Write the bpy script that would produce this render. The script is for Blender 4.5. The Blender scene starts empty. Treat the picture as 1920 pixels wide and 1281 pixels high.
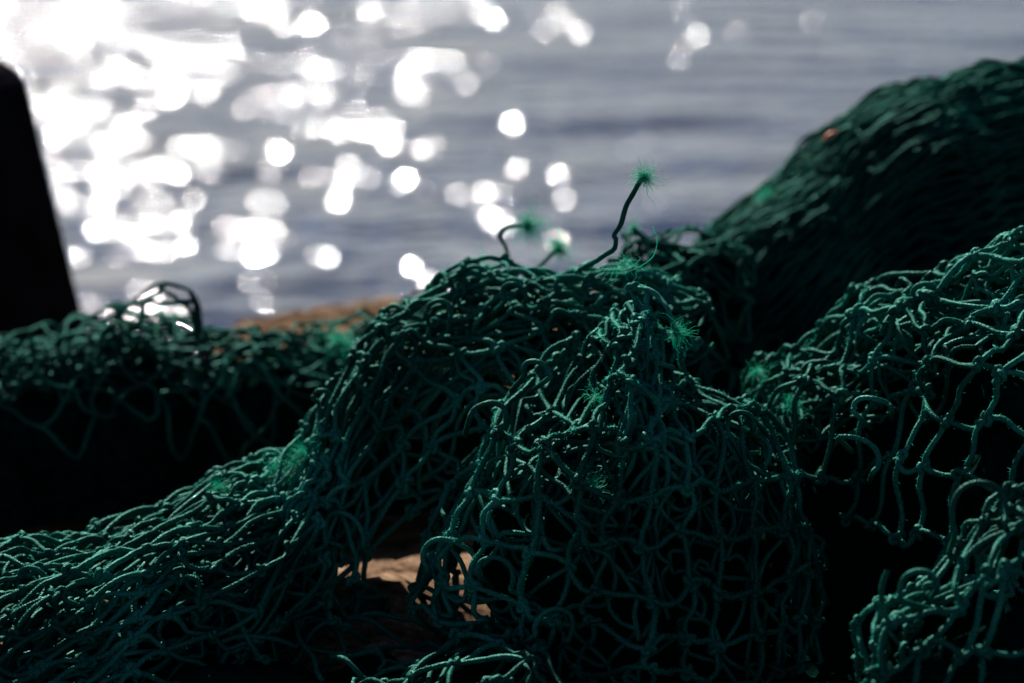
import bpy, math, random
import numpy as np
from mathutils import Vector, Matrix

R = math.radians
RNG = np.random.default_rng(7)
random.seed(7)
scene = bpy.context.scene
COL = scene.collection

# ------------------------------------------------------------------ camera
CAM_H = 0.52
PITCH = R(13.0)
FOCAL, SENSOR = 85.0, 36.0
cam_data = bpy.data.cameras.new("camera")
cam_data.lens = FOCAL
cam_data.sensor_width = SENSOR
cam_data.clip_start = 0.02
cam_data.clip_end = 20000
cam_data.dof.use_dof = True
cam_data.dof.focus_distance = 1.395
cam_data.dof.aperture_fstop = 5.0
cam_data.dof.aperture_blades = 0
cam = bpy.data.objects.new("camera", cam_data)
cam.location = (0, 0, CAM_H)
cam.rotation_euler = (R(90) - PITCH, 0, 0)
COL.objects.link(cam)
scene.camera = cam

# ------------------------------------------------------------------ world, sun, exposure
SUN_EL, SUN_AZ = R(36), R(-18)           # azimuth from +Y (away from the camera), negative = left
world = bpy.data.worlds.new("World")
scene.world = world
world.use_nodes = True
wn = world.node_tree
wn.nodes.clear()
wo = wn.nodes.new("ShaderNodeOutputWorld")
bg = wn.nodes.new("ShaderNodeBackground")
sky = wn.nodes.new("ShaderNodeTexSky")
sky.sky_type = 'NISHITA'
sky.sun_disc = False
sky.sun_elevation = SUN_EL
sky.sun_rotation = SUN_AZ
sky.air_density = 0.45
sky.dust_density = 0.4
bg.inputs[1].default_value = 0.05
wn.links.new(sky.outputs[0], bg.inputs[0])
wn.links.new(bg.outputs[0], wo.inputs[0])

sl = bpy.data.lights.new("sun", 'SUN')
sl.energy = 5.0
sl.angle = R(0.5)
sl.color = (1.0, 0.955, 0.90)
sun = bpy.data.objects.new("sun", sl)
sd = Vector((math.sin(SUN_AZ) * math.cos(SUN_EL), math.cos(SUN_AZ) * math.cos(SUN_EL), math.sin(SUN_EL)))
sun.rotation_euler = sd.to_track_quat('Z', 'Y').to_euler()
sun.location = sd * 10
COL.objects.link(sun)

vs = scene.view_settings
vs.view_transform = 'Standard'
vs.look = 'None'
vs.exposure = 0.55
vs.gamma = 1.0
vs.use_curve_mapping = False
cy = scene.cycles
cy.use_denoising = True
cy.max_bounces = 6
cy.diffuse_bounces = 2
cy.glossy_bounces = 3
cy.transmission_bounces = 2
cy.use_adaptive_sampling = False
cy.sample_clamp_indirect = 5.0

# ------------------------------------------------------------------ helpers
def at(px, py, Y):
    """point at ground distance Y seen at photograph position (px, py): used to lay out sizes"""
    px = np.asarray(px, float); py = np.asarray(py, float); Y = np.asarray(Y, float)
    k = SENSOR / 1920.0 / FOCAL
    u = (px - 960.0) * k
    v = (640.5 - py) * k
    c, s = math.cos(PITCH), math.sin(PITCH)
    dy = c + v * s
    dz = -s + v * c
    t = Y / dy
    return np.stack(np.broadcast_arrays(u * t, Y, CAM_H + dz * t), -1)

def project(P):
    P = np.asarray(P, float)
    c, s = math.cos(PITCH), math.sin(PITCH)
    x, y, z = P[..., 0], P[..., 1], P[..., 2] - CAM_H
    d = y * c - z * s
    v = y * s + z * c
    k = SENSOR / 1920.0 / FOCAL
    return 960 + x / d / k, 640.5 - v / d / k

def noise_vec(P, wl, seed, dims=3):
    """smooth vector noise: sums of sines with random directions, about -1..1"""
    r = np.random.default_rng(seed)
    P = np.asarray(P, float)
    out = np.zeros(P.shape[:-1] + (dims,))
    for d in range(dims):
        for k in range(5):
            f = r.normal(size=P.shape[-1])
            f = f / (np.linalg.norm(f) + 1e-9) * (2 * math.pi / wl) * r.uniform(0.6, 1.6)
            out[..., d] += np.sin(P @ f + r.uniform(0, 6.28)) * 0.45
    return out

def unit(v):
    return v / (np.linalg.norm(v, axis=-1, keepdims=True) + 1e-12)

def link(ob, parent=None):
    COL.objects.link(ob)
    if parent is not None:
        ob.parent = parent
        ob.matrix_parent_inverse = parent.matrix_world.inverted() if False else Matrix.Translation(-parent.location)
    return ob

def raw_mesh(name, verts, faces, mat, uvs=None, smooth=True):
    me = bpy.data.meshes.new(name)
    V = np.asarray(verts, np.float32).reshape(-1, 3)
    F = np.asarray(faces, np.int32)
    n = F.shape[1]
    me.vertices.add(len(V)); me.vertices.foreach_set("co", V.ravel())
    me.loops.add(F.size); me.loops.foreach_set("vertex_index", F.ravel())
    me.polygons.add(len(F))
    me.polygons.foreach_set("loop_start", np.arange(0, F.size, n, dtype=np.int32))
    me.polygons.foreach_set("loop_total", np.full(len(F), n, np.int32))
    if uvs is not None:
        ul = me.uv_layers.new(name="twine")
        ul.data.foreach_set("uv", np.asarray(uvs, np.float32)[F.ravel()].ravel())
    me.polygons.foreach_set("use_smooth", np.full(len(F), smooth, bool))
    me.materials.append(mat)
    me.update(calc_edges=True)
    return me

def obj(name, me, parent=None):
    return link(bpy.data.objects.new(name, me), parent)

def tag(o, label=None, cat=None, group=None, kind=None):
    if label: o["label"] = label
    if cat: o["category"] = cat
    if group: o["group"] = group
    if kind: o["kind"] = kind
    return o

def empty(name, loc, label, cat, group=None):
    e = bpy.data.objects.new(name, None)
    e.location = loc
    e.empty_display_size = 0.05
    COL.objects.link(e)
    return tag(e, label, cat, group)

def tube_geo(polys, rad, sides=6, seed=0, rough=0.0, taper=None):
    """polys (M,K,3) -> verts, quad faces, uvs; a slightly uneven round twine along every polyline"""
    polys = np.asarray(polys, float)
    M, K, _ = polys.shape
    r = np.random.default_rng(seed)
    T = np.gradient(polys, axis=1)
    T = unit(T)
    ref = unit(r.normal(size=(M, 3)))
    n = unit(np.cross(T[:, 0], ref))
    Ns = [n]
    for k in range(1, K):
        n = n - np.sum(n * T[:, k], -1, keepdims=True) * T[:, k]
        n = unit(n)
        Ns.append(n)
    Nn = np.stack(Ns, 1)
    B = np.cross(T, Nn)
    ang = np.arange(sides) / sides * 2 * math.pi
    rr = np.broadcast_to(np.asarray(rad, float), (M, K)) if np.ndim(rad) != 1 else np.repeat(np.asarray(rad)[:, None], K, 1)
    rr = rr[..., None] * (1 + rough * r.normal(size=(M, K, sides)).clip(-2, 2))
    if taper is not None:
        rr = rr * np.asarray(taper)[None, :, None]
    V = polys[:, :, None, :] + rr[..., None] * (np.cos(ang)[None, None, :, None] * Nn[:, :, None, :]
                                                 + np.sin(ang)[None, None, :, None] * B[:, :, None, :])
    seg = np.linalg.norm(np.diff(polys, axis=1), axis=-1)
    s = np.concatenate([np.zeros((M, 1)), np.cumsum(seg, 1)], 1) + r.uniform(0, 1, (M, 1))
    U = np.stack(np.broadcast_arrays(s[:, :, None] * 100, (np.arange(sides) / sides)[None, None, :]), -1)
    idx = np.arange(M * K * sides).reshape(M, K, sides)
    a = idx[:, :-1, :]; b = idx[:, 1:, :]
    F = np.stack([a, np.roll(a, -1, 2), np.roll(b, -1, 2), b], -1).reshape(-1, 4)
    return V.reshape(-1, 3), F, U.reshape(-1, 2)

def join_geo(parts):
    Vs, Fs, Us, o = [], [], [], 0
    for V, F, U in parts:
        Vs.append(V); Fs.append(F + o); Us.append(U); o += len(V)
    return np.concatenate(Vs), np.concatenate(Fs), np.concatenate(Us)

# ------------------------------------------------------------------ materials
def new_mat(name):
    m = bpy.data.materials.new(name)
    m.use_nodes = True
    nt = m.node_tree
    bsdf = nt.nodes["Principled BSDF"]
    return m, nt, bsdf

def N(nt, kind, **kw):
    n = nt.nodes.new(kind)
    for k, v in kw.items():
        setattr(n, k, v)
    return n

def ramp(nt, fac, stops):
    r = nt.nodes.new("ShaderNodeValToRGB")
    el = r.color_ramp.elements
    while len(el) > 1: el.remove(el[-1])
    el[0].position, el[0].color = stops[0][0], (*stops[0][1], 1)
    for p, c in stops[1:]:
        e = el.new(p); e.color = (*c, 1)
    nt.links.new(fac, r.inputs[0])
    return r.outputs[0]

def math_n(nt, op, a, b=None):
    m = N(nt, "ShaderNodeMath", operation=op)
    for i, v in enumerate((a, b)):
        if v is None: continue
        if isinstance(v, (int, float)): m.inputs[i].default_value = v
        else: nt.links.new(v, m.inputs[i])
    return m.outputs[0]

def twine_material(name, dark, mid, pale, rough=0.42, gloss=0.042):
    m, nt, b = new_mat(name)
    tc = N(nt, "ShaderNodeTexCoord")
    geo = N(nt, "ShaderNodeNewGeometry")
    n1 = N(nt, "ShaderNodeTexNoise"); n1.inputs["Scale"].default_value = 15; n1.inputs["Detail"].default_value = 4
    nt.links.new(geo.outputs["Position"], n1.inputs["Vector"])
    n2 = N(nt, "ShaderNodeTexNoise"); n2.inputs["Scale"].default_value = 900; n2.inputs["Detail"].default_value = 3
    nt.links.new(geo.outputs["Position"], n2.inputs["Vector"])
    mix = math_n(nt, 'ADD', math_n(nt, 'MULTIPLY', n1.outputs[0], 0.62), math_n(nt, 'MULTIPLY', n2.outputs[0], 0.38))
    nt.links.new(ramp(nt, mix, [(0.36, dark), (0.50, mid), (0.60, pale), (0.70, tuple(min(1, c * 1.5 + 0.05) for c in pale))]), b.inputs["Base Color"])
    # plaited strands: two crossing spirals in the twine's own (length, angle) coordinates
    sep = N(nt, "ShaderNodeSeparateXYZ"); nt.links.new(tc.outputs["UV"], sep.inputs[0])
    u = math_n(nt, 'MULTIPLY', sep.outputs[0], 2 * math.pi / 0.34)
    v = math_n(nt, 'MULTIPLY', sep.outputs[1], 2 * math.pi * 2)
    s1 = math_n(nt, 'ABSOLUTE', math_n(nt, 'SINE', math_n(nt, 'ADD', u, v)))
    s2 = math_n(nt, 'ABSOLUTE', math_n(nt, 'SINE', math_n(nt, 'SUBTRACT', u, v)))
    br = math_n(nt, 'MAXIMUM', s1, s2)
    h = math_n(nt, 'ADD', math_n(nt, 'MULTIPLY', br, 0.28), math_n(nt, 'MULTIPLY', n2.outputs[0], 1.5))
    bump = N(nt, "ShaderNodeBump"); bump.inputs["Strength"].default_value = 0.75; bump.inputs["Distance"].default_value = 0.0007
    nt.links.new(h, bump.inputs["Height"]); nt.links.new(bump.outputs[0], b.inputs["Normal"])
    b.inputs["Roughness"].default_value = 0.9
    b.inputs["Specular IOR Level"].default_value = 0.0
    gl = N(nt, "ShaderNodeBsdfGlossy"); gl.inputs["Roughness"].default_value = rough
    gl.inputs["Color"].default_value = (0.42, 0.95, 0.80, 1)
    nt.links.new(bump.outputs[0], gl.inputs["Normal"])
    mx = N(nt, "ShaderNodeMixShader"); mx.inputs[0].default_value = gloss
    nt.links.new(b.outputs[0], mx.inputs[1]); nt.links.new(gl.outputs[0], mx.inputs[2])
    nt.links.new(mx.outputs[0], nt.nodes["Material Output"].inputs[0])
    return m

M_TWINE = twine_material("green_braided_twine", (0.0005, 0.029, 0.020), (0.001, 0.068, 0.046), (0.014, 0.175, 0.128))
M_FAR = twine_material("green_twine_shade_dark", (0.0004, 0.024, 0.018), (0.0008, 0.050, 0.036), (0.005, 0.12, 0.085), gloss=0.03)  # darker twine copy: shade on the far nets is put into its colour

def fibre_material():
    m, nt, b = new_mat("frayed_green_fibre")
    b.inputs["Base Color"].default_value = (0.015, 0.45, 0.32, 1)
    b.inputs["Roughness"].default_value = 0.5
    tr = N(nt, "ShaderNodeBsdfTranslucent"); tr.inputs[0].default_value = (0.03, 0.88, 0.64, 1)
    mx = N(nt, "ShaderNodeMixShader"); mx.inputs[0].default_value = 0.55
    out = nt.nodes["Material Output"]
    nt.links.new(b.outputs[0], mx.inputs[1]); nt.links.new(tr.outputs[0], mx.inputs[2])
    nt.links.new(mx.outputs[0], out.inputs[0])
    return m
M_FIBRE = fibre_material()

def plain(name, colour, rough=0.8, nscale=30, var=0.3, bump=0.002):
    m, nt, b = new_mat(name)
    geo = N(nt, "ShaderNodeNewGeometry")
    n1 = N(nt, "ShaderNodeTexNoise"); n1.inputs["Scale"].default_value = nscale; n1.inputs["Detail"].default_value = 5
    nt.links.new(geo.outputs["Position"], n1.inputs["Vector"])
    lo = tuple(c * (1 - var) for c in colour); hi = tuple(min(1, c * (1 + var)) for c in colour)
    nt.links.new(ramp(nt, n1.outputs[0], [(0.3, lo), (0.7, hi)]), b.inputs["Base Color"])
    bp = N(nt, "ShaderNodeBump"); bp.inputs["Distance"].default_value = bump; bp.inputs["Strength"].default_value = 0.6
    nt.links.new(n1.outputs[0], bp.inputs["Height"]); nt.links.new(bp.outputs[0], b.inputs["Normal"])
    b.inputs["Roughness"].default_value = rough
    return m
M_CORE = plain("netting_core_shade", (0.002, 0.014, 0.011), 0.9, 120, 0.5, 0.006)  # near-black filler colour stands in for shade deep inside the heaps
M_ORANGE = plain("faded_orange_plastic", (0.75, 0.16, 0.06), 0.6, 200, 0.2, 0.0005)
M_RUST = plain("rust_red_cord", (0.40, 0.09, 0.05), 0.7, 300, 0.3, 0.0005)
M_POST = plain("tarred_black_iron", (0.008, 0.008, 0.010), 0.9, 18, 0.4, 0.004)
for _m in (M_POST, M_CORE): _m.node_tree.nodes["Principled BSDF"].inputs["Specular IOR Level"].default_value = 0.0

def rock_material():
    m, nt, b = new_mat("tan_shore_rock")
    geo = N(nt, "ShaderNodeNewGeometry")
    mp = N(nt, "ShaderNodeMapping"); mp.inputs["Scale"].default_value = (14, 60, 60); mp.inputs["Rotation"].default_value = (0, 0, R(12))
    nt.links.new(geo.outputs["Position"], mp.inputs[0])
    n1 = N(nt, "ShaderNodeTexNoise"); n1.inputs["Scale"].default_value = 1.0; n1.inputs["Detail"].default_value = 6; n1.inputs["Roughness"].default_value = 0.62
    nt.links.new(mp.outputs[0], n1.inputs["Vector"])
    n2 = N(nt, "ShaderNodeTexNoise"); n2.inputs["Scale"].default_value = 170; n2.inputs["Detail"].default_value = 4
    nt.links.new(geo.outputs["Position"], n2.inputs["Vector"])
    f = math_n(nt, 'ADD', math_n(nt, 'MULTIPLY', n1.outputs[0], 0.65), math_n(nt, 'MULTIPLY', n2.outputs[0], 0.35))
    nt.links.new(ramp(nt, f, [(0.38, (0.03, 0.018, 0.012)), (0.49, (0.16, 0.098, 0.06)), (0.62, (0.36, 0.235, 0.15))]), b.inputs["Base Color"])
    bp = N(nt, "ShaderNodeBump"); bp.inputs["Distance"].default_value = 0.006; bp.inputs["Strength"].default_value = 0.8
    nt.links.new(f, bp.inputs["Height"]); nt.links.new(bp.outputs[0], b.inputs["Normal"])
    b.inputs["Roughness"].default_value = 0.9
    b.inputs["Specular IOR Level"].default_value = 0.0
    return m
M_ROCK = rock_material()

def water_material():
    m, nt, b = new_mat("rippled_sea_water")
    geo = N(nt, "ShaderNodeNewGeometry")
    def layer(scale, rot, detail, rough=0.5):
        mp = N(nt, "ShaderNodeMapping"); mp.inputs["Scale"].default_value = scale; mp.inputs["Rotation"].default_value = (0, 0, rot)
        nt.links.new(geo.outputs["Position"], mp.inputs[0])
        n = N(nt, "ShaderNodeTexNoise"); n.inputs["Scale"].default_value = 1.0
        n.inputs["Detail"].default_value = detail; n.inputs["Roughness"].default_value = rough
        nt.links.new(mp.outputs[0], n.inputs["Vector"])
        return n.outputs[0]
    swell = layer((0.35, 0.75, 1), R(10), 1)
    chop = layer((1.3, 1.9, 1), R(-14), 0)
    ripple = layer((7.2, 8.2, 1), R(20), 0)
    h = math_n(nt, 'ADD', math_n(nt, 'MULTIPLY', swell, 0.30),
               math_n(nt, 'ADD', math_n(nt, 'MULTIPLY', chop, 0.20), math_n(nt, 'MULTIPLY', ripple, 0.062)))
    bp = N(nt, "ShaderNodeBump"); bp.inputs["Distance"].default_value = 1.0; bp.inputs["Strength"].default_value = 1.0
    nt.links.new(h, bp.inputs["Height"]); nt.links.new(bp.outputs[0], b.inputs["Normal"])
    b.inputs["Base Color"].default_value = (0.032, 0.052, 0.105, 1)
    b.inputs["Roughness"].default_value = 0.088
    b.inputs["IOR"].default_value = 1.37
    return m
M_WATER = water_material()

# ------------------------------------------------------------------ setting: water and shore rock
WZ = -1.3
wv = [(-6000, -50, WZ), (6000, -50, WZ), (6000, 9000, WZ), (-6000, 9000, WZ)]
water = obj("water", raw_mesh("water", wv, [[0, 1, 2, 3]], M_WATER, smooth=False))
tag(water, "rippled grey water sparkling with sunlight beyond the nets", "water", kind="structure")

def rock_edge(x):
    e = np.interp(x, [-4, -1.2, -0.75, -0.45, -0.33, -0.275, -0.235, -0.13, 0.05, 0.4, 1.2, 4],
                  [2.0, 2.3, 2.34, 2.30, 2.22, 2.34, 2.40, 2.47, 2.56, 2.5, 2.6, 2.3])
    return e + 0.012 * np.sin(x * 37) + 0.006 * np.sin(x * 91 + 1)

def build_rock():
    xs = np.concatenate([np.linspace(-4, -0.8, 30)[:-1], np.linspace(-0.8, 0.8, 190), np.linspace(0.8, 4, 30)[1:]])
    vs_ = np.concatenate([np.linspace(0, 0.45, 18)[:-1], np.linspace(0.45, 1.0, 190)])
    X, Vv = np.meshgrid(xs, vs_, indexing='ij')
    Y = -2.5 + Vv * (rock_edge(X) + 2.5)
    P = np.stack([X, Y, np.zeros_like(X)], -1)
    z = 0.012 * noise_vec(P, 0.5, 3, 1)[..., 0] + 0.0035 * noise_vec(P * np.array([0.5, 1.6, 1]), 0.07, 4, 1)[..., 0] \
        + 0.0016 * noise_vec(P * np.array([0.6, 1.5, 1]), 0.022, 5, 1)[..., 0]
    d = (rock_edge(X) - Y)
    z = z + np.interp(X, [-0.5, -0.31, -0.275, -0.20, -0.12, 0.3, 0.6], [0, -0.005, 0.010, 0.014, 0.006, 0.006, 0]) * np.clip((Y - 2.0) / 0.3, 0, 1) - 0.03 * np.clip(1 - d / 0.06, 0, 1) ** 2.5 - 0.006
    P[..., 2] = z
    cl = []
    last = P[:, -1]
    for i in range(1, 15):
        t = i / 14
        q = last.copy()
        q[:, 1] += 0.05 * math.sin(t * 1.57) + 0.10 * t + 0.03 * noise_vec(np.stack([q[:, 0], q[:, 1], np.full(len(q), t * 2)], -1), 0.4, 8, 1)[:, 0] * t
        q[:, 2] = last[:, 2] - 2.6 * t ** 1.2
        cl.append(q)
    P = np.concatenate([P, np.stack(cl, 1)], 1)
    a, b_, _ = P.shape
    idx = np.arange(a * b_).reshape(a, b_)
    F = np.stack([idx[:-1, :-1], idx[1:, :-1], idx[1:, 1:], idx[:-1, 1:]], -1).reshape(-1, 4)
    o = obj("rock_ledge", raw_mesh("rock_ledge", P.reshape(-1, 3), F, M_ROCK))
    tag(o, "tan weathered shore rock under the heaped nets", "rock", kind="structure")
build_rock()

# ------------------------------------------------------------------ dark tapered post at the water's edge
def lathe(profile, seg=40, squash=1.0):
    ang = np.arange(seg) / seg * 2 * math.pi
    pr = np.asarray(profile, float)
    V = np.stack([pr[:, None, 0] * np.cos(ang), pr[:, None, 0] * np.sin(ang) * squash, np.repeat(pr[:, 1:2], seg, 1)], -1)
    n = len(pr)
    idx = np.arange(n * seg).reshape(n, seg)
    a, b_ = idx[:-1], idx[1:]
    F = np.stack([a, np.roll(a, -1, 1), np.roll(b_, -1, 1), b_], -1).reshape(-1, 4)
    return V.reshape(-1, 3), F

def build_post():
    base = at(125, 610, 2.2)
    r0, r1 = 0.20, 0.163
    cx = base[0] - r0 + 0.004
    root = empty("mooring_post", (cx, 2.2, -0.02), "black tapered mooring post standing at the water's edge", "post")
    top = 0.262
    prof = [(r0 + 0.012, -0.03), (r0 + 0.006, 0.02), (r0 - 0.002, 0.06), (r1 + 0.012, 0.2), (r1 + 0.004, top - 0.014), (r1 - 0.002, top - 0.004), (r1 - 0.012, top + 0.003)]
    V, F = lathe(prof)
    V = V + noise_vec(V, 0.15, 31) * 0.002
    o = obj("shaft", raw_mesh("shaft", V + np.array([cx, 2.2, 0.0]), F, M_POST), root)
    prof = [(r1 - 0.0115, top + 0.0025), (r1 - 0.06, top + 0.018), (r1 - 0.11, top + 0.028), (0.001, top + 0.03)]
    V, F = lathe(prof)
    obj("cap", raw_mesh("cap", V + np.array([cx, 2.2, 0.0]), F, M_POST), root)
build_post()

# ------------------------------------------------------------------ netting
BAR = 0.031          # twine length between two knots
TW = 0.0017         # twine radius

class Ridge:
    """heap of netting: a ridge line with a rounded front face falling towards the viewer and a back face"""
    def __init__(self, pts, width, back, fx=0.0, bump=0.010, bwl=0.09, seed=1, round_=0.85, lift=0.0):
        pts = np.asarray(pts, float)
        P = at(pts[:, 0], pts[:, 1], pts[:, 2])
        d = np.concatenate([[0], np.cumsum(np.linalg.norm(np.diff(P, axis=0), axis=1))])
        s = np.linspace(0, d[-1], 160)
        D = np.stack([np.interp(s, d, P[:, i]) for i in range(3)], -1)
        k = np.exp(-np.linspace(-2, 2, 9) ** 2); k /= k.sum()
        for i in range(3):
            D[:, i] = np.convolve(np.pad(D[:, i], 4, mode='reflect', reflect_type='odd'), k, 'valid')
        self.s, self.D, self.L = s, D, d[-1]
        f = lambda w: np.interp(s, d, np.broadcast_to(np.asarray(w, float), d.shape))
        self.W, self.WB, self.FX = f(width), f(back), f(fx)
        self.bump, self.bwl, self.seed, self.rd, self.lift = bump, bwl, seed, round_, lift
        H = np.maximum(D[:, 2], 0.01)
        self.LF = 1.08 * np.sqrt(H ** 2 + self.W ** 2)
        self.LB = 1.08 * np.sqrt(H ** 2 + self.WB ** 2)
    def base(self, x, y):
        c = np.stack([np.interp(x, self.s, self.D[:, i]) for i in range(3)], -1)
        W, WB, FX = (np.interp(x, self.s, q) for q in (self.W, self.WB, self.FX))
        LF, LB = np.interp(x, self.s, self.LF), np.interp(x, self.s, self.LB)
        t = np.where(y >= 0, y / LF, y / LB)
        a = np.clip(np.abs(t), 0, 1.25) * math.pi / 2
        fwd = np.where(y >= 0, W, -WB) * np.sin(np.minimum(a, math.pi / 2)) ** 1.0 + np.where(np.abs(t) > 1, np.sign(y) * (np.abs(t) - 1) * 0.12, 0)
        zz = np.maximum(c[..., 2] - self.lift, 0.01) * np.clip(np.cos(np.minimum(a, math.pi / 2)), 0, 1) ** self.rd + self.lift * np.clip(1 - np.abs(t), 0, 1)
        P = c.copy()
        P[..., 1] -= fwd
        P[..., 0] += fwd * FX
        P[..., 2] = zz
        return P
    def __call__(self, x, y, off=0.0):
        P = self.base(x, y)
        e = 1e-3
        du = self.base(x + e, y) - P
        dv = self.base(x, y + e) - P
        n = unit(np.cross(dv, du))
        # outward: up or towards the viewer
        flip = (n[..., 2] - 0.3 * n[..., 1] * np.sign(y + 1e-9)) < 0
        n = np.where(flip[..., None], -n, n)
        b = self.bump * noise_vec(P, self.bwl, self.seed, 1)[..., 0]
        P = P + n * (b + off)[..., None]
        P[..., 2] = np.maximum(P[..., 2], 0.003)
        return P, n

class Bell:
    """tent-shaped hump: left and right outlines measured per height, elliptical in plan"""
    def __init__(self, rows, Y, front, seed=2, bump=0.008, bwl=0.08):
        rows = np.asarray(rows, float)
        L = at(rows[:, 1], rows[:, 0], Y); Rr = at(rows[:, 2], rows[:, 0], Y)
        top = at((rows[0, 1] + rows[0, 2]) / 2, rows[0, 0] - 6, Y)
        z = np.concatenate([[top[2]], L[:, 2]])
        l = np.concatenate([[top[0]], L[:, 0]]); r = np.concatenate([[top[0]], Rr[:, 0]])
        zmin = -0.005
        self.h = (z[0] - z) / (z[0] - zmin)
        self.z0, self.zmin = z[0], zmin
        cx = np.interp(self.h, [0, 0.3, 1], [top[0], top[0] - 0.002, top[0] - 0.004])
        self.cx, self.l, self.r, self.Y = cx, np.maximum(cx - l, 0.004), np.maximum(r - cx, 0.004), Y
        self.front = np.asarray(front, float)
        self.seed, self.bump, self.bwl = seed, bump, bwl
        hh = np.linspace(0, 1, 200)
        ff = np.interp(hh, np.linspace(0, 1, len(self.front)), self.front)
        ds = np.hypot(np.diff(ff), np.diff(hh) * (self.z0 - zmin))
        self.sy = np.concatenate([[0], np.cumsum(ds)]); self.sh = hh
        self.Lh = self.sy[-1]
    def hgt(self, y):
        return np.interp(y, self.sy, self.sh)
    def angle(self, x, y):
        h = self.hgt(y)
        f = np.interp(h, np.linspace(0, 1, len(self.front)), self.front)
        l, r = (np.interp(h, self.h, q) for q in (self.l, self.r))
        side = np.where(x < 0, l, r)
        return x / (0.62 * side + 0.38 * f + 0.010)
    def valid(self, x, y):
        return np.abs(self.angle(x, y)) < 2.5
    def base(self, x, y, polar=False):
        ph = x if polar else np.clip(self.angle(x, y), -3.1, 3.1)
        h = self.hgt(y)
        cx, l, r = (np.interp(h, self.h, q) for q in (self.cx, self.l, self.r))
        f = np.interp(h, np.linspace(0, 1, len(self.front)), self.front)
        side = np.where(np.sin(ph) < 0, l, r)
        f = np.where(np.cos(ph) < 0, f * 0.35, f)      # the back lies flatter than the front
        return np.stack([cx + side * np.sin(ph), self.Y - f * np.cos(ph), self.z0 + (self.zmin - self.z0) * h], -1)
    def polar(self, x, y, off=0.0):
        return self(x, y, off, True)
    def __call__(self, x, y, off=0.0, polar=False):
        P = self.base(x, y, polar)
        e = 1e-3
        n = unit(np.cross(self.base(x, y + e, polar) - P, self.base(x + e, y, polar) - P))
        c = np.stack([np.full(P.shape[:-1], self.cx[0]), np.full(P.shape[:-1], self.Y), np.full(P.shape[:-1], 0.05)], -1)
        flip = np.sum(n * (P - c), -1) < 0
        n = np.where(flip[..., None], -n, n)
        b = self.bump * noise_vec(P, self.bwl, self.seed, 1)[..., 0] * np.clip(y / 0.05, 0.2, 1)
        P = P + n * (b + off)[..., None]
        P[..., 2] = np.maximum(P[..., 2], 0.003)
        return P, n

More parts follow.
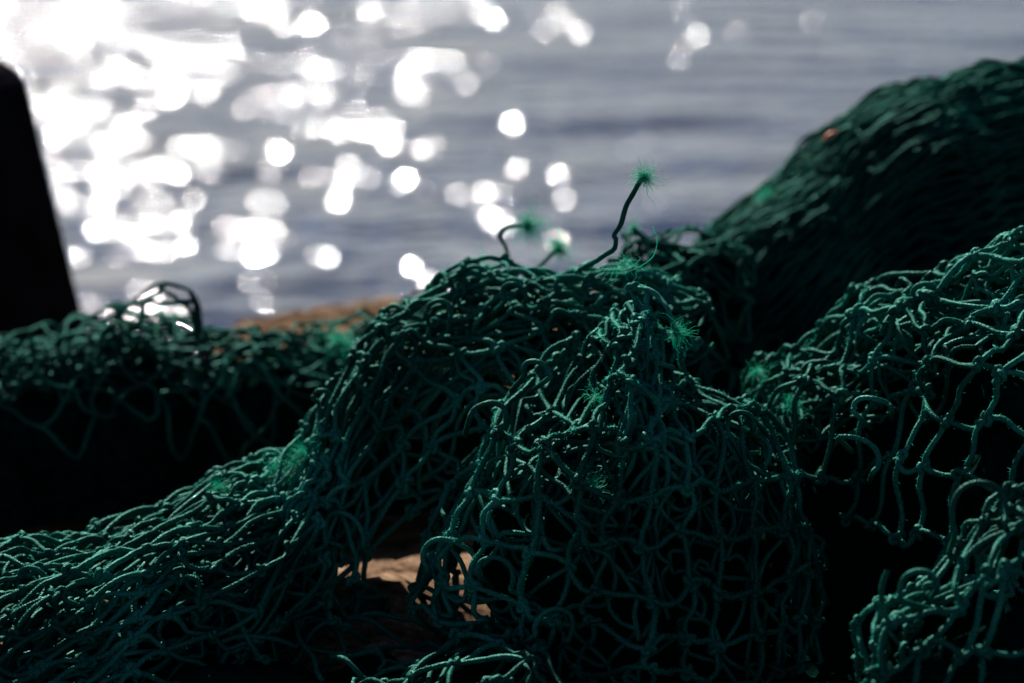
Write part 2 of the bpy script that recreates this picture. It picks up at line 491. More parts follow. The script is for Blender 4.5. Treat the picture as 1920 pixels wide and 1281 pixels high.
def net_layer(surf, xr, yr, e1, e2, seed, warp=0.010, wwl=0.10, jit=0.0025, off=0.0, offj=0.002, L=BAR,
              K=9, pull=0.5, bulge=0.7, keep=1.0):
    """a sheet of knotted netting on a surface: lattice of knots, one curved length of twine between neighbours"""
    r = np.random.default_rng(seed)
    e1, e2 = np.asarray(e1, float), np.asarray(e2, float)
    A = np.linalg.inv(np.stack([e1, e2], 1))
    cs = np.array([A @ np.array([x, y]) for x in xr for y in yr])
    p0, q0 = np.floor(cs.min(0)).astype(int) - 1
    p1, q1 = np.ceil(cs.max(0)).astype(int) + 1
    pp, qq = np.meshgrid(np.arange(p0, p1 + 1), np.arange(q0, q1 + 1), indexing='ij')
    D = pp[..., None] * e1 + qq[..., None] * e2 + r.uniform(0, 0.5) * e1
    inside = (D[..., 0] >= xr[0]) & (D[..., 0] <= xr[1]) & (D[..., 1] >= yr[0]) & (D[..., 1] <= yr[1])
    if hasattr(surf, 'valid'):
        inside &= surf.valid(D[..., 0], D[..., 1])
    Dw = D + warp * noise_vec(D, wwl, seed + 11, 2) + jit * r.normal(size=D.shape)
    o = off + offj * r.normal(size=D.shape[:-1])
    P, Nn = surf(Dw[..., 0], Dw[..., 1], o)
    # knot axis: direction along which the four twines leave the knot
    e = 0.004
    ax2 = unit(e1 / np.linalg.norm(e1) + e2 / np.linalg.norm(e2))
    Pa, _ = surf(Dw[..., 0] + e * ax2[0], Dw[..., 1] + e * ax2[1], o)
    axis = unit(unit(Pa - P) + 0.45 * r.normal(size=P.shape))
    bars = []
    for (dp, dq) in ((1, 0), (0, 1)):
        a = (slice(0, -1) if dp else slice(None), slice(0, -1) if dq else slice(None))
        b = (slice(1, None) if dp else slice(None), slice(1, None) if dq else slice(None))
        ok = inside[a] & inside[b] & (r.uniform(size=inside[a].shape) < keep)
        cid = (pp - qq)[a] - (0 if dp else 1)
        key = (pp + qq)[a]
        bars.append((P[a][ok], P[b][ok], axis[a][ok], axis[b][ok], Nn[a][ok], cid[ok], key[ok]))
    P0, P1, A0, A1, NN, cid, key = (np.concatenate([b[i] for b in bars]) for i in range(7))
    ch = P1 - P0
    c = np.linalg.norm(ch, axis=1)
    ok = (c > 0.004) & (c < L * 2.6)
    P0, P1, A0, A1, NN, cid, key, ch, c = (q[ok] for q in (P0, P1, A0, A1, NN, cid, key, ch, c))
    cd = ch / c[:, None]
    m = len(P0)
    T0 = unit(cd * (1 - pull * 0.55) + A0 * pull * 0.8 + NN * r.normal(0.12, 0.22, (m, 1))) * c[:, None] * 1.25
    T1 = unit(cd * (1 - pull * 0.55) + A1 * pull * 0.8 + NN * r.normal(-0.12, 0.22, (m, 1))) * c[:, None] * 1.25
    t = np.linspace(0, 1, K)[None, :, None]
    h00, h10 = 2 * t ** 3 - 3 * t ** 2 + 1, t ** 3 - 2 * t ** 2 + t
    h01, h11 = -2 * t ** 3 + 3 * t ** 2, t ** 3 - t ** 2
    Q = h00 * P0[:, None] + h10 * T0[:, None] + h01 * P1[:, None] + h11 * T1[:, None]
    slack = np.sqrt(np.clip(L ** 2 - c ** 2, 0, None) * 0.22)
    amp = np.minimum(slack, 0.012) * r.uniform(0.2, 1.0, m) * bulge
    tang = unit(np.cross(NN, cd)) * r.choice([-1, 1], (m, 1))
    bd = unit(tang * r.uniform(0.4, 1, (m, 1)) + NN * r.normal(0.25, 0.5, (m, 1)) + np.array([0, 0, -0.15]))
    skew = r.uniform(0.75, 1.35, (m, 1, 1))
    Q = Q + (amp[:, None] * bd)[:, None] * np.sin(math.pi * t ** skew)
    wig = r.normal(size=(m, 1, 3)) * 0.0009
    Q = Q + wig * np.sin(2 * math.pi * t + r.uniform(0, 6.28, (m, 1, 1))) * np.sin(math.pi * t)
    Q[..., 2] = np.maximum(Q[..., 2], TW)
    ks = inside
    # number the unbroken runs of each course
    o2 = np.lexsort((key, cid))
    brk = np.ones(m, bool)
    brk[1:] = (np.diff(cid[o2]) != 0) | (np.diff(key[o2]) != 1)
    run = np.empty(m, int); run[o2] = np.cumsum(brk) - 1
    return dict(polys=Q, cid=run, knots=P[ks], kaxis=axis[ks], kn=Nn[ks], normals=NN)

# knots: small lumps of twine wound round each other, shared by all nets
def knot_mesh(name, seed, mat, k=26, sides=5):
    r = np.random.default_rng(seed)
    t = np.linspace(0, 2 * math.pi, k)
    a, b = r.uniform(0.8, 1.1), r.uniform(0.8, 1.1)
    x = (np.sin(t) + 1.7 * np.sin(2 * t)) * a
    y = (np.cos(t) - 1.7 * np.cos(2 * t)) * b * 0.8
    z = -np.sin(3 * t) * 0.8
    Q = np.stack([x, y, z], -1) * 0.00175 + r.normal(size=(k, 3)) * 0.00012
    Q[-1] = Q[0]
    V, F, U = tube_geo(Q[None], TW * 1.05, sides, seed, 0.05)
    return raw_mesh(name, V, F, mat, U)
KNOTS = [knot_mesh("knot", 40 + i, M_TWINE) for i in range(4)]

def frame_matrix(p, ax, nn, s=1.0):
    x = unit(ax); z = unit(nn - np.sum(nn * x) * x); y = np.cross(z, x)
    m = np.eye(4); m[:3, 0] = x * s; m[:3, 1] = y * s; m[:3, 2] = z * s; m[:3, 3] = p
    return Matrix(m.tolist())

def add_knots(layer, root, limit, seed, scale=1.0):
    P, A, Nn = layer["knots"], layer["kaxis"], layer["kn"]
    px, py = project(P)
    view = unit(np.array([0, 0, CAM_H]) - P)
    f = np.sum(view * Nn, -1)
    vis = (px > -30) & (px < 1950) & (py > -30) & (py < 1310) & (f > -0.35)
    order = np.argsort(-f + np.where(vis, 0, 10))
    r = np.random.default_rng(seed)
    rest = []
    inv = Matrix.Translation(-root.location)
    for n, i in enumerate(order):
        M4 = frame_matrix(P[i], A[i], Nn[i] + 0.5 * r.normal(size=3), scale * r.uniform(0.85, 1.2))
        if vis[i] and n < limit:
            o = bpy.data.objects.new("knot", KNOTS[int(r.integers(0, 4))])
            COL.objects.link(o)
            o.parent = root
            o.matrix_basis = inv @ M4
        else:
            rest.append(np.array(M4))
    return rest

def rest_knots(mats):
    src = KNOTS[0]
    V = np.array([v.co[:] for v in src.vertices])
    F = np.array([list(p.vertices) for p in src.polygons])
    parts = []
    for m in mats:
        parts.append((V @ m[:3, :3].T + m[:3, 3], F, np.zeros((len(V), 2))))
    return parts

def fuzz(polys, n, seed, lo=0.0008, hi=0.0028, w=0.00009):
    """stray fibres standing off the twine: one slim triangle each"""
    r = np.random.default_rng(seed)
    M, K, _ = polys.shape
    m = r.integers(0, M, n); k = r.integers(0, K - 1, n); t = r.uniform(size=(n, 1))
    b = polys[m, k] * (1 - t) + polys[m, k + 1] * t
    T = unit(polys[m, k + 1] - polys[m, k])
    d = unit(np.cross(T, r.normal(size=(n, 3))))
    b = b + d * TW * 0.95
    d2 = unit(d + T * r.normal(0, 0.8, (n, 1)) + r.normal(0, 0.3, (n, 3)))
    s = unit(np.cross(d2, r.normal(size=(n, 3)))) * w
    tip = b + d2 * r.uniform(lo, hi, (n, 1)) * r.uniform(0.4, 1, (n, 1))
    V = np.stack([b - s, b + s, tip], 1).reshape(-1, 3)
    F = np.arange(n * 3).reshape(-1, 3)
    return V, F

def tuft_geo(p, d, n=60, length=0.010, spread=0.9, seed=0, line=0.0, r0=0.00012, K=10, curl=0.52):
    """fibres of an opened twine end: a few limp clumps, each fibre wandering on its own"""
    r = np.random.default_rng(seed)
    d = unit(np.asarray(d, float))
    nc = 7
    cdir = unit(d + spread * 0.75 * r.normal(size=(nc, 3)))
    clen = r.uniform(0.5, 1.15, nc)
    cbend = r.normal(size=(nc, 3)) * 0.22 + np.array([0, 0, -0.10])
    ci = r.integers(0, nc, n)
    dirs = unit(cdir[ci] + 0.38 * r.normal(size=(n, 3)))
    side = unit(np.cross(d, r.normal(size=3)))
    q = np.asarray(p, float) + r.normal(size=(n, 3)) * TW * 0.5 + (side[None] * r.normal(0, length * line, nc)[ci][:, None])
    pts = [q]
    ln = length * 1.25 * (clen[ci] * r.uniform(0.35, 1.2, n))[:, None] / (K - 1)
    own = r.normal(size=(n, 3)) * 0.20
    for k in range(K - 1):
        dirs = unit(dirs + cbend[ci] + own + curl * r.normal(size=(n, 3)))
        q = q + dirs * ln
        pts.append(q)
    Q = np.stack(pts, 1)
    return tube_geo(Q, r0, 3, seed, 0, np.linspace(1.1, 0.55, K))

def spline(ctrl, n):
    """Catmull-Rom through control points, n samples"""
    C = np.asarray(ctrl, float)
    C = np.concatenate([[2 * C[0] - C[1]], C, [2 * C[-1] - C[-2]]])
    m = len(C) - 3
    u = np.linspace(0, m - 1e-6, n)
    i = u.astype(int); t = (u - i)[:, None]
    p0, p1, p2, p3 = C[i], C[i + 1], C[i + 2], C[i + 3]
    return 0.5 * (2 * p1 + (p2 - p0) * t + (2 * p0 - 5 * p1 + 4 * p2 - p3) * t ** 2 + (3 * p1 - p0 - 3 * p2 + p3) * t ** 3)

def twine_end(root, pts, seed, tuft=(70, 0.011, 0.9), tdir=None, n=26):
    """a loose cut end of twine, opened out into a tuft of fibres"""
    C = np.array([at(*p) for p in pts])
    Q = spline(C, n)
    Q = Q + noise_vec(Q, 0.02, seed) * 0.0005
    V, F, U = tube_geo(Q[None], TW * 0.92, 6, seed, 0.04)
    e = obj("loose_end", raw_mesh("loose_end", V, F, M_TWINE, U), root)
    if tuft:
        V, F, U = tuft_geo(Q[-1], Q[-1] - Q[-4] if tdir is None else tdir, *tuft, seed=seed)
        obj("frayed_tip", raw_mesh("frayed_tip", V, F, M_FIBRE, U), e)
    return e

def tuft_at(root, px, py, Y, n, length, seed, d=(0, -0.3, 1), spread=1.3):
    V, F, U = tuft_geo(at(px, py, Y), d, int(n * 1.4), length, spread * 0.7, seed, line=0.28)
    return obj("frayed_tuft", raw_mesh("frayed_tuft", V, F, M_FIBRE, U), root)

def coil(root, px, py, Y, rad, seed, turns=None, tilt=0.35):
    """slack twine thrown up in an open curl"""
    r = np.random.default_rng(seed)
    c = at(px, py, Y)
    turns = turns or r.uniform(0.5, 0.72)
    a0 = math.pi / 2 - turns * math.pi + r.normal(0, 0.4)
    t = np.linspace(0, 1, 26)
    a = a0 + t * turns * 2 * math.pi
    rr = rad * (1 + 0.14 * np.sin(a * 2 + r.uniform(0, 6)) + r.normal(0, 0.35) * (t - 0.5))
    x = np.cos(a) * rr; z = np.sin(a) * rr * r.uniform(0.75, 1.0)
    y = tilt * z + (t - 0.5) * TW * 5 + 0.0012 * np.sin(a * 3)
    Q = np.stack([x, y, z], -1) + c
    q0 = Q[0] + np.array([r.normal() * 0.01, 0.022, -0.012]); q1 = Q[-1] + np.array([r.normal() * 0.01, 0.022, -0.014])
    Q = spline(np.concatenate([[q0], Q[::2], [q1]]), 40)
    V, F, U = tube_geo(Q[None], TW, 6, seed, 0.05)
    return obj("twine_curl", raw_mesh("twine_curl", V, F, M_TWINE, U), root)

def core_mesh(surf, xr, yr, off, root, nx=60, ny=36):  # filler sheet inside a heap, its dark colour painting the inner shade
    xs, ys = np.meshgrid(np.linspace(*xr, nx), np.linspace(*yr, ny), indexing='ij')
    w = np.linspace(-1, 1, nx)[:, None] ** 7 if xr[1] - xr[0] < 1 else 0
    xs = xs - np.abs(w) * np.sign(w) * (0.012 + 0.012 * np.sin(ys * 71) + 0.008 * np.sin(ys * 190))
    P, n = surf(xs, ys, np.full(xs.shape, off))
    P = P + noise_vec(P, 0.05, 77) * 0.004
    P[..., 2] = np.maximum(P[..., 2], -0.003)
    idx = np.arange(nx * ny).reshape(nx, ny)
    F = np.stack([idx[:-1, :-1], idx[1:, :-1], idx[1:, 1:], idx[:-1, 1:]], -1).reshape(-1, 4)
    return obj("shade_core", raw_mesh("shade_core", P.reshape(-1, 3), F, M_CORE), root)

def build_net(root, surf, outer, inner, core, knots=200, nfuzz=0, sides=6, iside=5, seed=1, mat=None, knot_scale=1.0, tw=TW):
    mat = mat or M_TWINE
    allp = []
    rest = []
    for li, kw in enumerate(outer):
        lay = net_layer(surf, **kw)
        for c in np.unique(lay["cid"]):
            Q = lay["polys"][lay["cid"] == c]
            V, F, U = tube_geo(Q, tw, sides, int(seed * 100 + c), 0.085)
            obj("twine", raw_mesh("twine", V, F, mat, U), root)
        allp.append(lay["polys"])
        if knots:
            rest += add_knots(lay, root, knots, seed + li, knot_scale)
    parts = rest_knots(rest)
    for kw in inner:
        lay = net_layer(surf, **kw)
        parts.append(tube_geo(lay["polys"], tw * 0.97, iside, seed + 5, 0.05))
    if parts:
        V, F, U = join_geo(parts)
        tag(obj("inner_folds", raw_mesh("inner_folds", V, F, mat, U), root), kind="stuff")
    if core:
        core_mesh(getattr(surf, 'polar', surf), *core, root)
    if nfuzz:
        V, F = fuzz(np.concatenate(allp), nfuzz, seed)
        tag(obj("stray_fibres", raw_mesh("stray_fibres", V, F, M_FIBRE, smooth=False), root), kind="stuff")

# ---- 1. tent-shaped hump in the middle
HUMP_Y = 1.42
hump = Bell([(545, 1158, 1200), (575, 1142, 1218), (600, 1132, 1232), (650, 1098, 1255), (700, 1045, 1285), (750, 975, 1340), (800, 905, 1402),
             (860, 872, 1445), (930, 840, 1480), (1000, 802, 1510), (1060, 787, 1525), (1120, 795, 1540), (1180, 840, 1545), (1235, 880, 1550)],
            HUMP_Y, [0.010, 0.050, 0.080, 0.098, 0.110, 0.117, 0.121, 0.123, 0.123, 0.120, 0.118])
root = empty("fishing_net", (0.06, HUMP_Y, 0), "green fishing net heaped in a tall pointed hump with upright frayed twine", "fishing net", "heaped green fishing nets")
build_net(root, hump,
    outer=[dict(xr=(-0.26, 0.26), yr=(0.002, hump.Lh), e1=(0.0275, 0.003), e2=(-0.004, 0.0275), seed=21, warp=0.006, wwl=0.09, jit=0.0022, offj=0.0025, K=12, pull=0.5)],
    inner=[dict(xr=(-0.26, 0.26), yr=(0.004, hump.Lh), e1=(0.020, 0.012), e2=(-0.014, 0.019), seed=22, warp=0.012, wwl=0.07, jit=0.004, off=-0.009, offj=0.004),
           dict(xr=(-0.26, 0.26), yr=(0.006, 0.19), e1=(0.018, 0.004), e2=(-0.003, 0.020), seed=23, warp=0.014, wwl=0.06, jit=0.005, off=-0.018, offj=0.005),
           dict(xr=(-0.26, 0.26), yr=(0.01, 0.15), e1=(0.016, 0.008), e2=(-0.010, 0.016), seed=24, warp=0.014, wwl=0.06, jit=0.005, off=-0.027, offj=0.005)],
    core=((-3.14, 3.14), (0.03, hump.Lh), -0.036), knots=260, nfuzz=30000, seed=1)
twine_end(root, [(1085, 508, 1.43), (1110, 493, 1.42), (1148, 470, 1.41), (1157, 452, 1.405), (1153, 438, 1.405), (1166, 412, 1.40), (1175, 385, 1.40), (1190, 358, 1.40), (1207, 333, 1.40)], 61,
          tuft=(240, 0.0125, 0.95))
twine_end(root, [(1190, 540, 1.42), (1225, 548, 1.41), (1252, 580, 1.40), (1268, 622, 1.39)], 62, tuft=(170, 0.014, 1.3))
# long single fibres and a wisp at the top
tuft_at(root, 1165, 500, 1.42, 40, 0.016, 63, (0.2, -0.2, 1), 1.3)
Q = spline([at(1170, 512, 1.42), at(1200, 500, 1.42), at(1225, 480, 1.41), at(1232, 450, 1.41), at(1224, 425, 1.41)], 20)
V, F, U = tube_geo(Q[None], 0.00025, 4, 3)
obj("stray_strand", raw_mesh("stray_strand", V, F, M_FIBRE, U), root)
tuft_at(root, 1110, 905, 1.325, 70, 0.016, 64, (0, -1, -0.2), 1.3)
tuft_at(root, 1118, 748, 1.36, 40, 0.010, 65, (0, -1, 0.2), 1.3)
tuft_at(root, 1255, 760, 1.36, 50, 0.009, 66, (0.5, -1, 0.2), 1.3)

for i, (x, y, Y, r_) in enumerate([(915, 785, 1.36, 0.0100), (842, 1060, 1.35, 0.016), (925, 1085, 1.325, 0.0125), (1180, 655, 1.375, 0.009), (1010, 700, 1.37, 0.008), (1390, 800, 1.38, 0.009), (1040, 1180, 1.30, 0.011)]):
    coil(root, x, y, Y, r_, 200 + i)

# ---- 2. long net falling from behind the hump to the lower left
leftnet = Ridge([(1330, 560, 1.53), (1180, 507, 1.52), (1040, 512, 1.52), (900, 520, 1.53), (780, 548, 1.53), (705, 610, 1.52), (660, 690, 1.51), (590, 800, 1.49),
                 (520, 872, 1.47), (440, 888, 1.45), (300, 945, 1.42), (150, 1010, 1.39), (0, 1050, 1.36), (-180, 1085, 1.33)],
                [0.09, 0.09, 0.09, 0.09, 0.085, 0.085, 0.10, 0.12, 0.13, 0.13, 0.13, 0.13, 0.12, 0.12], 0.10, seed=12, bump=0.006, bwl=0.10)
gx = lambda px: float(np.interp(px, project(leftnet.D)[0][::-1], leftnet.s[::-1]))
_a, _b, _c, _d = gx(800), gx(640), gx(930), gx(745)
leftnet.valid = lambda x, y: ~(((y < -0.025) & (x > _a) & (x < _b)) | ((y > 0.185) & (x > _c) & (x < _d)))
root = empty("fishing_net", (-0.08, 1.45, 0), "green fishing net trailing from the peak down to the lower left corner", "fishing net", "heaped green fishing nets")
LL = leftnet.L
build_net(root, leftnet,
    outer=[dict(xr=(0, LL * 0.47), yr=(-0.07, 0.24), e1=(0.0265, 0.004), e2=(-0.010, 0.0245), seed=31, warp=0.008, jit=0.003, K=11),
           dict(xr=(LL * 0.47, LL), yr=(-0.06, 0.17), e1=(0.0285, 0.0085), e2=(0.0270, -0.0105), seed=32, warp=0.007, jit=0.002, K=11, pull=0.4)],
    inner=[dict(xr=(0, LL), yr=(-0.09, 0.25), e1=(0.022, 0.010), e2=(0.010, -0.020), seed=33, warp=0.012, wwl=0.08, jit=0.004, off=-0.010, offj=0.004),
           dict(xr=(0, LL), yr=(-0.10, 0.23), e1=(0.019, 0.006), e2=(0.006, -0.019), seed=34, warp=0.014, wwl=0.07, jit=0.005, off=-0.020, offj=0.005),
           dict(xr=(0, LL), yr=(-0.10, 0.12), e1=(0.018, 0.012), e2=(0.012, -0.016), seed=35, warp=0.014, wwl=0.07, jit=0.005, off=-0.029, offj=0.005)],
    core=None, knots=300, nfuzz=16000, seed=2)
core_mesh(leftnet, (0, gx(890)), (-0.10, 0.20), -0.036, root)
core_mesh(leftnet, (gx(735), LL * 0.80), (-0.10, 0.26), -0.034, root)
tuft_at(root, 575, 858, 1.45, 190, 0.013, 71, (0.1, -0.5, 1), 1.6)
tuft_at(root, 515, 880, 1.445, 110, 0.013, 72, (0.8, -0.4, 0.4), 1.2)
tuft_at(root, 560, 872, 1.445, 170, 0.012, 73, (-0.4, -0.5, 0.6), 1.5)
tuft_at(root, 745, 645, 1.49, 70, 0.009, 74, (0, -0.8, 0.6), 1.5)
tuft_at(root, 690, 780, 1.48, 60, 0.010, 75, (0, -0.8, 0.6), 1.5)
tuft_at(root, 410, 915, 1.43, 60, 0.010, 76, (0.3, -0.8, 0.6), 1.5)

for i, (x, y, Y, r_) in enumerate([(602, 748, 1.47, 0.0055), (820, 590, 1.48, 0.009), (960, 560, 1.48, 0.008), (60, 1100, 1.33, 0.010), (640, 1000, 1.42, 0.012), (560, 1120, 1.40, 0.011), (330, 1180, 1.33, 0.012)]):
    coil(root, x, y, Y, r_, 220 + i)
fold = Ridge([(700, 1340, 1.27), (770, 1290, 1.27), (840, 1255, 1.28), (920, 1210, 1.29), (1000, 1215, 1.29), (1080, 1250, 1.28)],
             0.05, 0.05, seed=19, bump=0.006, bwl=0.07, round_=0.5)
lay = net_layer(fold, xr=(0, fold.L), yr=(-0.07, 0.09), e1=(0.023, 0.014), e2=(0.015, -0.022), seed=36, warp=0.010, jit=0.004, K=11)
for c in np.unique(lay["cid"]):
    V, F, U = tube_geo(lay["polys"][lay["cid"] == c], TW, 6, int(300 + c), 0.05)
    obj("twine", raw_mesh("twine", V, F, M_TWINE, U), root)
parts = rest_knots(add_knots(lay, root, 60, 9))
lay = net_layer(fold, xr=(0, fold.L), yr=(-0.07, 0.07), e1=(0.020, 0.008), e2=(0.008, -0.020), seed=37, warp=0.012, jit=0.005, off=-0.009, offj=0.004)
V, F, U = join_geo(parts + [tube_geo(lay["polys"], TW, 5, 6, 0.05)])
tag(obj("inner_folds", raw_mesh("inner_folds", V, F, M_TWINE, U), root), kind="stuff")
core_mesh(fold, (0, fold.L), (-0.06, 0.1), -0.02, root)

# the same net spread out flat; its out-of-frame part is added against bounce light
def spread(x, y, off=0.0):
    P = np.stack(np.broadcast_arrays(x, y, np.full(np.shape(x), 0.016)), -1).astype(float)
    P[..., 2] += 0.012 * noise_vec(P, 0.25, 91, 1)[..., 0] + off
    P[..., 2] = np.maximum(P[..., 2], 0.003)
    return P, np.broadcast_to(np.array([0.0, 0.0, 1.0]), P.shape).copy()
lay = net_layer(spread, xr=(-0.42, -0.085), yr=(1.33, 1.46), e1=(0.024, 0.014), e2=(0.019, -0.019), seed=39, warp=0.014, jit=0.004, off=0.010, offj=0.008, K=10)
for c in np.unique(lay["cid"]):
    V, F, U = tube_geo(lay["polys"][lay["cid"] == c], TW, 6, int(500 + c), 0.05)
    obj("twine", raw_mesh("twine", V, F, M_TWINE, U), root)
parts = rest_knots(add_knots(lay, root, 80, 10))
for kw in (dict(xr=(-0.10, 0.03), yr=(1.28, 1.43), e1=(0.023, 0.014), e2=(0.018, -0.020), seed=45),):
    lay = net_layer(spread, warp=0.012, jit=0.005, off=0.008, offj=0.008, **kw)
    parts.append(tube_geo(lay["polys"], TW, 5, 6, 0.05))
lay = net_layer(spread, xr=(-0.42, -0.09), yr=(1.32, 1.45), e1=(0.020, 0.010), e2=(0.012, -0.020), seed=40, warp=0.014, jit=0.005, off=0.002, offj=0.008)
V, F, U = join_geo(parts + [tube_geo(lay["polys"], TW, 5, 6, 0.05)])
tag(obj("inner_folds", raw_mesh("inner_folds", V, F, M_TWINE, U), root), kind="stuff")
lay = net_layer(spread, xr=(-1.3, 1.3), yr=(-0.9, 1.24), e1=(0.024, 0.017), e2=(0.023, -0.018), seed=38, warp=0.012, jit=0.003, K=4)  # unseen netting added to keep sunlit rock from brightening the net fronts
V, F, U = tube_geo(lay["polys"], TW, 3, 6)
tag(obj("unseen_shading_net", raw_mesh("unseen_shading_net", V, F, M_FAR, U), root), kind="stuff")
core_mesh(spread, (-0.42, 0.05), (1.28, 1.425), -0.013, root, 60, 30)  # dark sheet over the rock, standing in for shade under the net
core_mesh(spread, (-1.3, 1.3), (-0.9, 1.23), -0.008, root, 120, 100)  # unseen dark sheet added to cut light bounced off the rock

# ---- 3. open-meshed net at the right
rightnet = Ridge([(1300, 900, 1.52), (1385, 770, 1.52), (1430, 695, 1.52), (1540, 640, 1.51), (1640, 560, 1.49), (1700, 512, 1.47), (1780, 475, 1.45), (1880, 446, 1.44), (2060, 425, 1.44), (2330, 470, 1.44), (2480, 650, 1.42), (2560, 900, 1.40)],
                 [0.10, 0.12, 0.14, 0.15, 0.16, 0.16, 0.16, 0.16, 0.16, 0.15, 0.13, 0.10], 0.10, seed=13, bump=0.011, bwl=0.12)
hx = lambda px: float(np.interp(px, project(rightnet.D)[0], rightnet.s))
_r = [hx(p) for p in (1300, 1450, 1560, 1660, 1800)]
rightnet.valid = lambda x, y: y < np.interp(x, _r, [0.06, 0.12, 0.18, 0.245, 0.30]) + 0.012 * np.sin(x * 170)
root = empty("fishing_net", (0.22, 1.45, 0), "open meshed green fishing net draped over the slope right of the pointed hump", "fishing net", "heaped green fishing nets")
LR = rightnet.L
build_net(root, rightnet,
    outer=[dict(xr=(0, LR), yr=(-0.06, 0.30), e1=(0.024, 0.017), e2=(0.018, -0.023), seed=41, warp=0.008, jit=0.0035, K=12, offj=0.003)],
    inner=[dict(xr=(0, LR), yr=(-0.09, 0.13), e1=(0.024, 0.006), e2=(0.004, -0.022), seed=42, warp=0.012, wwl=0.08, jit=0.004, off=-0.012, offj=0.005),
           dict(xr=(0, LR), yr=(-0.10, 0.10), e1=(0.019, 0.012), e2=(0.012, -0.019), seed=43, warp=0.014, wwl=0.07, jit=0.005, off=-0.023, offj=0.006),
           dict(xr=(0, LR), yr=(-0.10, 0.08), e1=(0.020, 0.004), e2=(0.004, -0.018), seed=44, warp=0.014, wwl=0.07, jit=0.005, off=-0.033, offj=0.006)],
    core=((0, LR), (-0.1, 0.28), -0.047), knots=260, nfuzz=18000, seed=3)
twine_end(root, [(1400, 760, 1.49), (1412, 730, 1.49), (1418, 705, 1.49)], 81, tuft=(110, 0.012, 0.9), n=12)
tuft_at(root, 1485, 757, 1.44, 70, 0.011, 82, (0.1, -0.6, 1), 1.4)

for i, (x, y, Y, r_) in enumerate([(1655, 620, 1.44, 0.013), (1740, 560, 1.43, 0.010), (1600, 850, 1.36, 0.012), (1835, 620, 1.40, 0.012), (1640, 770, 1.38, 0.010), (1540, 700, 1.46, 0.009)]):
    coil(root, x, y, Y, r_, 240 + i)

# ---- 4. net in the lower right corner
corner = Ridge([(1585, 1420, 1.22), (1625, 1260, 1.22), (1655, 1130, 1.22), (1700, 1095, 1.23), (1775, 1070, 1.23), (1822, 1005, 1.24), (1872, 960, 1.24), (1935, 922, 1.24), (2060, 895, 1.24), (2220, 960, 1.24), (2320, 1150, 1.23)],
               [0.04, 0.05, 0.05, 0.05, 0.06, 0.06, 0.06, 0.06, 0.06, 0.06, 0.05], 0.03, seed=14, bump=0.006, bwl=0.07, round_=0.4)
root = empty("fishing_net", (0.28, 1.24, 0), "small heap of dark green fishing net in the lower right corner", "fishing net", "heaped green fishing nets")
LC = corner.L
build_net(root, corner,
    outer=[dict(xr=(0, LC), yr=(-0.05, 0.2), e1=(0.024, 0.018), e2=(0.019, -0.023), seed=51, warp=0.008, jit=0.003, K=12, offj=0.003)],
    inner=[dict(xr=(0, LC), yr=(-0.06, 0.03), e1=(0.022, 0.012), e2=(0.010, -0.022), seed=52, warp=0.012, wwl=0.08, jit=0.004, off=-0.014, offj=0.005)],
    core=((0, LC), (-0.07, 0.17), -0.042), knots=120, nfuzz=5000, seed=4)
twine_end(root, [(1668, 1180, 1.20), (1657, 1130, 1.20), (1655, 1095, 1.20), (1664, 1070, 1.20)], 83, tuft=None, n=12)

for i, (x, y, Y, r_) in enumerate([(1855, 965, 1.215, 0.016), (1720, 1110, 1.19, 0.010)]):
    coil(root, x, y, Y, r_, 260 + i)

# ---- 5. tall dark net bundle behind on the right
bundle = Ridge([(1230, 700, 1.75), (1275, 600, 1.78), (1310, 520, 1.82), (1345, 468, 1.85), (1420, 390, 1.87), (1500, 330, 1.88), (1570, 268, 1.88), (1640, 205, 1.88), (1720, 168, 1.88), (1830, 140, 1.88), (1930, 125, 1.88), (2150, 115, 1.88), (2450, 190, 1.88), (2650, 400, 1.86), (2760, 640, 1.84)],
               [0.05, 0.06, 0.07, 0.08, 0.09, 0.10, 0.11, 0.12, 0.12, 0.12, 0.12, 0.12, 0.12, 0.11, 0.10], 0.22, seed=15, bump=0.005, bwl=0.12, round_=0.5)
root = empty("fishing_net", (0.35, 1.85, 0), "tall rounded bundle of gathered dark green net behind the others", "fishing net", "heaped green fishing nets")
LE = bundle.L
build_net(root, bundle,
    outer=[dict(xr=(0, LE), yr=(-0.12, 0.30), e1=(0.0285, 0.0040), e2=(0.0270, -0.0048), seed=61, warp=0.008, jit=0.0015, K=7, pull=0.3, bulge=0.4)],
    inner=[dict(xr=(0, LE), yr=(-0.16, 0.30), e1=(0.027, 0.0045), e2=(0.026, -0.005), seed=62, warp=0.010, jit=0.003, off=-0.008, offj=0.003, K=6, pull=0.4),
           dict(xr=(0, LE), yr=(-0.16, 0.30), e1=(0.025, 0.005), e2=(0.024, -0.006), seed=63, warp=0.010, jit=0.003, off=-0.016, offj=0.003, K=6, pull=0.4)],
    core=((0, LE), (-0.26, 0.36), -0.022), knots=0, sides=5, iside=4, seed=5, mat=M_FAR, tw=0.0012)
tuft_at(root, 1432, 372, 1.88, 120, 0.018, 84, (0, 0, 1), 1.3)

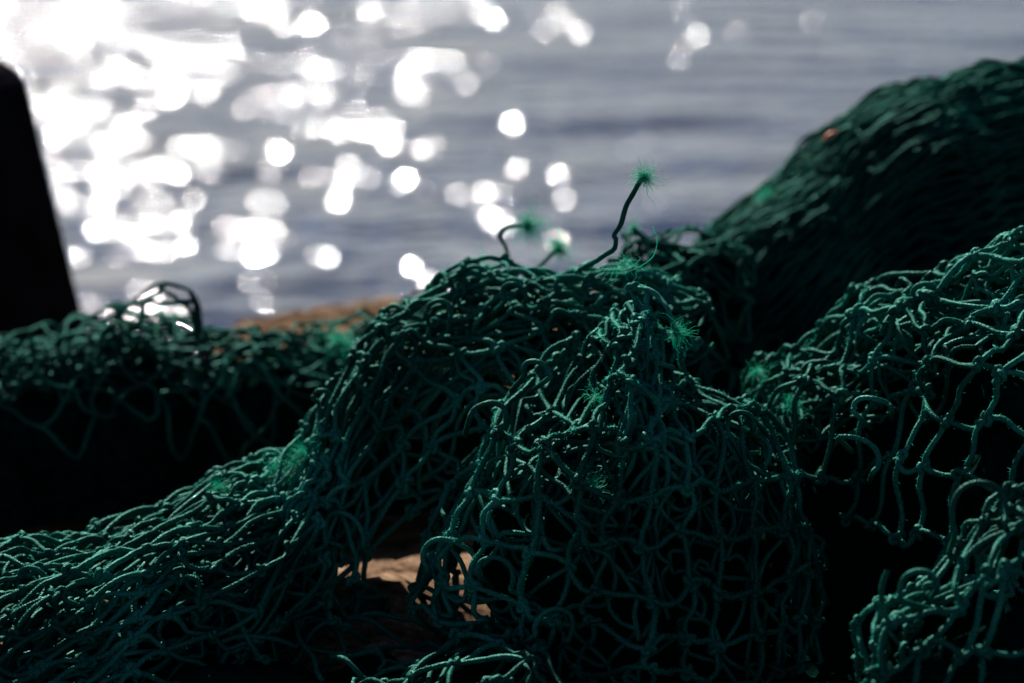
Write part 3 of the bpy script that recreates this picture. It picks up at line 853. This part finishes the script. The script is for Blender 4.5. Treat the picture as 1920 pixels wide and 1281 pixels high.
# ---- 6. low net heap behind on the left, with a raised loop of open mesh
backleft = Ridge([(-420, 880, 1.66), (-330, 790, 1.68), (-200, 722, 1.71), (0, 665, 1.74), (110, 634, 1.76), (200, 616, 1.77), (300, 618, 1.77), (400, 640, 1.77), (520, 652, 1.77), (640, 636, 1.77), (750, 612, 1.77), (870, 572, 1.77), (1000, 560, 1.77)],
                 0.055, 0.16, seed=16, bump=0.008, bwl=0.12, round_=0.5)
root = empty("fishing_net", (-0.25, 1.75, 0), "low blurred green net heap beside the black post with a raised loop", "fishing net", "heaped green fishing nets")
LB_ = backleft.L
build_net(root, backleft,
    outer=[dict(xr=(0, LB_), yr=(-0.12, 0.125), e1=(0.017, 0.021), e2=(0.016, -0.022), seed=71, warp=0.010, jit=0.003, K=7, pull=0.5)],
    inner=[dict(xr=(0, LB_), yr=(-0.12, 0.10), e1=(0.020, 0.012), e2=(0.011, -0.020), seed=72, warp=0.012, jit=0.004, off=-0.009, offj=0.003, K=6),
           dict(xr=(0, LB_), yr=(-0.12, 0.075), e1=(0.019, 0.010), e2=(0.009, -0.019), seed=73, warp=0.012, jit=0.004, off=-0.018, offj=0.003, K=6)],
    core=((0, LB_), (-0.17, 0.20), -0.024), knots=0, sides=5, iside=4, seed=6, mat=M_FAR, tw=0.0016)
loop = Ridge([(180, 640, 1.78), (205, 600, 1.78), (240, 565, 1.78), (290, 535, 1.78), (335, 524, 1.78), (362, 548, 1.78), (376, 590, 1.78), (382, 640, 1.78)],
             0.03, 0.03, seed=17, bump=0.003, bwl=0.08, round_=0.9, lift=0.085)
lay = net_layer(loop, xr=(0, loop.L), yr=(-0.035, 0.04), e1=(0.026, 0.008), e2=(0.012, -0.022), seed=75, warp=0.004, jit=0.003, K=9)
V, F, U = tube_geo(lay["polys"], TW * 1.05, 5, 5)
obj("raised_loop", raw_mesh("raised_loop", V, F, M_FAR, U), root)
tuft_at(root, 640, 640, 1.70, 80, 0.018, 85, (0.5, -0.3, 0.6), 1.3)

# ---- 7. small net lump between the peak and the tall bundle
lump = Ridge([(1120, 560, 1.68), (1180, 490, 1.69), (1240, 455, 1.70), (1300, 452, 1.71), (1350, 475, 1.72), (1400, 540, 1.72)], 0.05, 0.08, seed=18, bump=0.012, bwl=0.05, round_=0.6)
root = empty("fishing_net", (0.12, 1.70, 0), "small blurred lump of green net just behind the upright frayed twine", "fishing net", "heaped green fishing nets")
build_net(root, lump,
    outer=[dict(xr=(0, lump.L), yr=(-0.09, 0.2), e1=(0.022, 0.012), e2=(0.012, -0.022), seed=81, warp=0.012, wwl=0.06, jit=0.004, K=8)],
    inner=[dict(xr=(0, lump.L), yr=(-0.09, 0.2), e1=(0.020, 0.006), e2=(0.005, -0.020), seed=82, warp=0.012, wwl=0.06, jit=0.005, off=-0.010, offj=0.004, K=7)],
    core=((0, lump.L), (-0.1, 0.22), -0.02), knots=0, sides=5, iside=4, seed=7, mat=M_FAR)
twine_end(root, [(950, 560, 1.66), (953, 500, 1.66), (948, 465, 1.66), (936, 443, 1.655), (952, 425, 1.65), (985, 421, 1.65)], 86, tuft=(220, 0.020, 0.6))
twine_end(root, [(990, 550, 1.70), (1010, 505, 1.70), (1030, 480, 1.70), (1045, 470, 1.70)], 87, tuft=(220, 0.016, 0.7))
twine_end(root, [(1215, 470, 1.60), (1205, 445, 1.60), (1188, 428, 1.60)], 88, tuft=(60, 0.011, 0.8), n=12)
tuft_at(root, 905, 512, 1.62, 180, 0.018, 89, (0, 0, 1), 1.2)

# ---- small foreign bits
def scrap(name, px, py, Y, size, seed, mat, label, cat):
    r = np.random.default_rng(seed)
    p = at(px, py, Y)
    Q = np.array([p + np.array([(i - 3) * size / 6, r.normal(0, size * 0.08), size * 0.35 * math.sin(i / 6 * math.pi) + r.normal(0, size * 0.05)]) for i in range(7)])
    Q = spline(Q, 18)
    V, F, U = tube_geo(Q[None], size * 0.17, 7, seed, 0.08, 0.55 + 0.45 * np.sin(np.linspace(0.25, 2.9, 18)))
    o = obj(name, raw_mesh(name, V, F, mat, U))
    return tag(o, label, cat)
scrap("plastic_scrap", 1562, 262, 1.88, 0.013, 5, M_ORANGE, "small orange plastic scrap caught on top of the tall net bundle", "scrap")
for i, (x, y, s) in enumerate([(560, 862, 0.006), (552, 838, 0.005), (588, 838, 0.005), (600, 872, 0.007), (575, 845, 0.006)]):
    scrap("cord_bit", x, y, 1.462, s, 20 + i, M_RUST,
          ["rust coloured cord bit under the frayed tuft on the trailing net", "tiny upright rust cord bit, leftmost by the frayed tuft",
           "tiny rust cord bit above the frayed tuft", "rust cord bit lying at the foot of the frayed tuft", "rust cord bit across the middle of the frayed tuft"][i], "cord")
